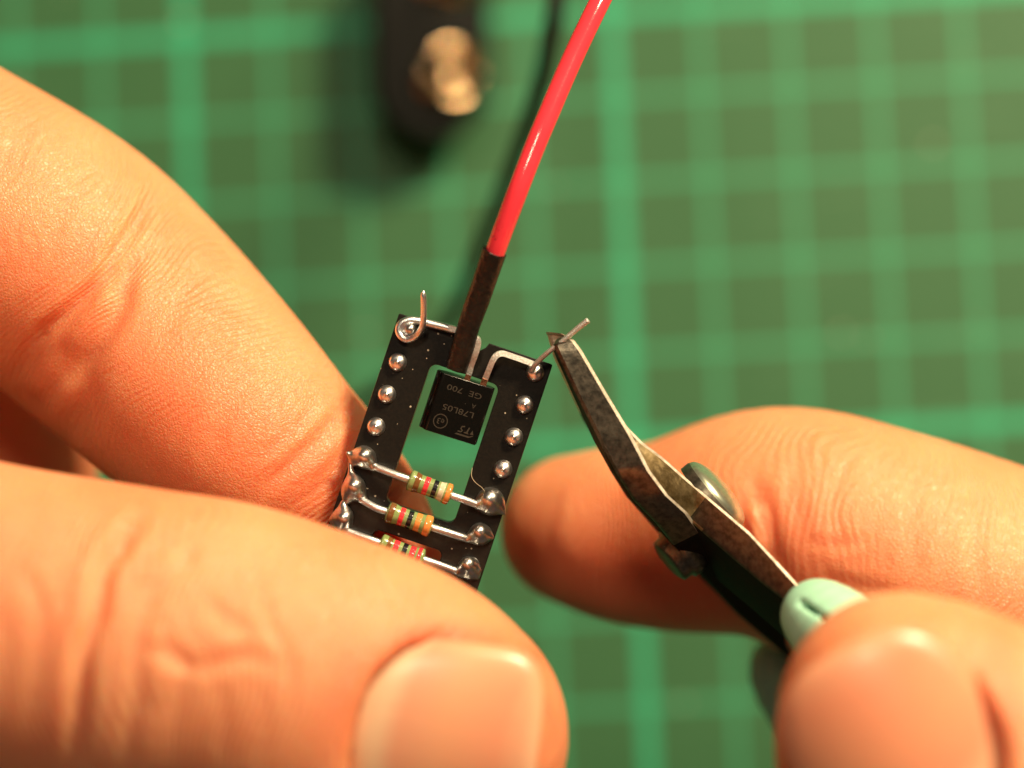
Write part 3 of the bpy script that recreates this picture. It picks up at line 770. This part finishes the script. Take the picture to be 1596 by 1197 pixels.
# left: index finger behind the circuit, thumb in front, other fingers curled behind
li = Chain([(-1150, 330, 246, 255), (-700, 150, 236, 228), (-330, 175, 230, 218), (-97, 296, 227, 214), (73, 395, 226.5, 212), (185, 490, 226.5, 206), (305, 606, 223.6, 192), (402, 702, 222.3, 174), (510, 801, 224.4, 148), (580, 880, 223.2, 118)], 7)
lt = Chain([(-1550, 900, 235, 330), (-1000, 830, 222, 300), (-650, 850, 212, 290), (-300, 920, 205, 272), (-45, 980, 202, 265), (207, 1020, 201, 262), (350, 1043, 201, 261), (511, 1098, 201, 262), (598, 1124, 201.5, 248), (664, 1148, 202.5, 222)], 7, flat=cdir(0, -.1, 1), k=1.22)
lm = Chain([(-1150, 430, 272, 240), (-500, 330, 264, 215), (-170, 520, 248, 195), (-48, 712, 250, 202), (-230, 880, 246, 165)], 3)
lr = Chain([(-1130, 540, 292, 230), (-560, 470, 286, 200), (-280, 640, 281, 190), (-300, 860, 276, 175), (-450, 980, 275, 155)], 2)
ll = Chain([(-1080, 660, 305, 200), (-640, 640, 300, 170), (-430, 800, 297, 160), (-470, 960, 294, 145), (-600, 1050, 292, 130)], 2)
lp = [Chain([(-2700, 900, 255, 520), (-2100, 820, 258, 480), (-1650, 700, 262, 460), (-1250, 520, 268, 380)], 2),
      Chain([(-2100, 850, 262, 440), (-1250, 650, 285, 280)], 2)]
left = Body([li, lt, lm, lr, ll] + lp, 6.0, ks=[3, 3, 3, 3, 3, 22, 22])
o0 = left.ray(690, 1186, 180)
ln = Nail(o0 - cdir(.02, -.17, .98) * .25, cdir(1, -.10, -.10), cdir(.02, -.17, .98), 6.35, 7.6, 2.1, .5, 5.5)
left.nails = [ln]
LS = [(0, [(243, 300), (215, 345), (180, 395), (160, 435), (104, 489), (62, 525), (25, 590)], 11, .62),
      (0, [(222, 385), (196, 430), (180, 490), (130, 560), (50, 640)], 15, .50),
      (0, [(165, 470), (120, 530)], 16, -.12), (0, [(83, 603), (90, 606)], 30, -.30), (0, [(20, 600), (40, 640), (50, 690)], 20, .3), (0, [(140, 570), (120, 640), (105, 700)], 20, .22),
      (0, [(330, 400), (280, 470), (250, 540)], 14, .10), (0, [(400, 560), (350, 640), (330, 720)], 14, .10),
      (0, [(535, 640), (500, 680), (455, 720), (410, 765)], 12, .26), (0, [(560, 670), (530, 720), (470, 790)], 9, .16), (0, [(500, 620), (460, 670), (400, 720)], 9, .14),
      (0, [(120, 300), (70, 380), (10, 450)], 14, .12), (0, [(40, 200), (0, 280)], 14, .08),
      (1, [(222, 795), (190, 848), (162, 889), (150, 961), (130, 1018), (124, 1095), (113, 1210)], 13, 1.25),
      (1, [(309, 827), (289, 874), (235, 930), (213, 1018), (214, 1070), (201, 1150), (190, 1230)], 12, .42),
      (1, [(222, 1008), (250, 1015), (304, 1039), (340, 1036), (381, 1023), (453, 1044)], 12, .34),
      (1, [(247, 951), (262, 1000), (289, 1044), (278, 1100), (265, 1180)], 10, .30),
      (1, [(395, 870), (412, 940), (430, 990), (453, 1033), (450, 1100)], 9, .22), (1, [(320, 930), (350, 960), (390, 985)], 10, .22), (1, [(330, 1050), (350, 1110), (345, 1190)], 10, .22),
      (1, [(400, 1060), (415, 1120), (405, 1200)], 9, .15), (1, [(26, 880), (62, 945), (60, 1040), (40, 1150)], 11, .25), (1, [(-10, 940), (10, 1010), (0, 1100)], 10, .2),
      (1, [(255, 900), (265, 880)], 16, -.2), (1, [(250, 1050), (245, 1075)], 16, -.25), (1, [(320, 985), (350, 1005)], 14, -.2)]
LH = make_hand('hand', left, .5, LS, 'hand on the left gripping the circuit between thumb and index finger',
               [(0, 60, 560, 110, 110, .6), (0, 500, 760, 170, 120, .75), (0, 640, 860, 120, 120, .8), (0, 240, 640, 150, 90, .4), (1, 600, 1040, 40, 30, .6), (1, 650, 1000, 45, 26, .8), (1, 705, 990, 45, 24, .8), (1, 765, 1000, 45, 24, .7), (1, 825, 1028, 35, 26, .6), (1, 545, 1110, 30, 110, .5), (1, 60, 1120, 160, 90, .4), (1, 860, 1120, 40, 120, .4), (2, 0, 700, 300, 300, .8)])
ln.build(LH)
# right: index finger behind the cutters, thumb on the mint handle
ri = Chain([(2500, 1320, 245, 270), (2150, 1170, 236, 245), (1830, 1040, 231, 232), (1600, 962, 230, 222), (1380, 872, 230.5, 203), (1212, 817, 233, 182), (1050, 834, 237, 150), (960, 832, 239, 135), (896, 825, 241, 116)], 7)
rt = Chain([(3000, 1950, 232, 340), (2250, 1780, 208, 310), (1960, 1600, 200, 300), (1700, 1400, 193, 292), (1540, 1260, 190, 272), (1462, 1188, 189.5, 250), (1408, 1118, 190.5, 196)], 7, flat=cdir(0, 0, 1), k=1.12)
rm = Chain([(2520, 1500, 268, 250), (2000, 1240, 262, 215), (1760, 1420, 256, 200), (1850, 1650, 250, 180)], 2)
rr = Chain([(2540, 1680, 290, 235), (2080, 1450, 284, 200), (1880, 1640, 278, 190), (1960, 1850, 274, 165)], 2)
rl = Chain([(2560, 1850, 303, 200), (2200, 1680, 298, 170), (2040, 1850, 294, 160), (2120, 2000, 290, 140)], 2)
rpm = [Chain([(4000, 2700, 250, 520), (3500, 2300, 255, 480), (3000, 1950, 262, 450), (2650, 1600, 268, 360)], 2), Chain([(3400, 2300, 262, 430), (2650, 1800, 285, 270)], 2)]
right = Body([ri, rt, rm, rr, rl] + rpm, 6.0, ks=[3, 3, 3, 3, 3, 22, 22])
o1 = right.ray(1395, 1165, 170)
nn = cdir(-.10, .02, .99)
rn = Nail(o1 - nn * .2, cdir(-.50, .86, -.12), nn, 7.0, 6.6, 1.8, .7, 2.8)
right.nails = [rn]
RS = [(0, [(1168, 735), (1190, 790), (1200, 850), (1225, 905)], 14, .2), (0, [(1176, 800), (1184, 850)], 10, -.35), (0, [(1280, 900), (1330, 915), (1400, 925)], 12, .18),
      (0, [(1330, 700), (1300, 780), (1310, 860)], 12, .10), (0, [(1250, 690), (1235, 760), (1250, 830)], 12, .09), (0, [(1430, 740), (1420, 820), (1430, 900)], 12, .10),
      (0, [(1530, 760), (1520, 850), (1530, 930)], 12, .14), (0, [(1255, 842), (1300, 850), (1350, 842)], 7, .15), (0, [(870, 760), (850, 830), (870, 900)], 14, .1),
      (1, [(1500, 1000), (1550, 1060), (1580, 1120), (1590, 1200)], 12, .3), (1, [(1540, 1020), (1580, 1060)], 14, .2), (1, [(1230, 1110), (1300, 1020), (1400, 978)], 10, -.15)]
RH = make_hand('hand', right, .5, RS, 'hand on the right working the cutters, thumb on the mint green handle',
               [(0, 900, 920, 220, 110, 1.0), (0, 1100, 950, 200, 100, 1.0), (0, 1240, 850, 90, 120, .5), (0, 1560, 930, 160, 60, .4), (1, 1250, 1160, 100, 170, .9), (1, 1560, 1040, 50, 120, .5)])  # redness under the index and on the thumb's left also paints shade
rn.build(RH, .45)
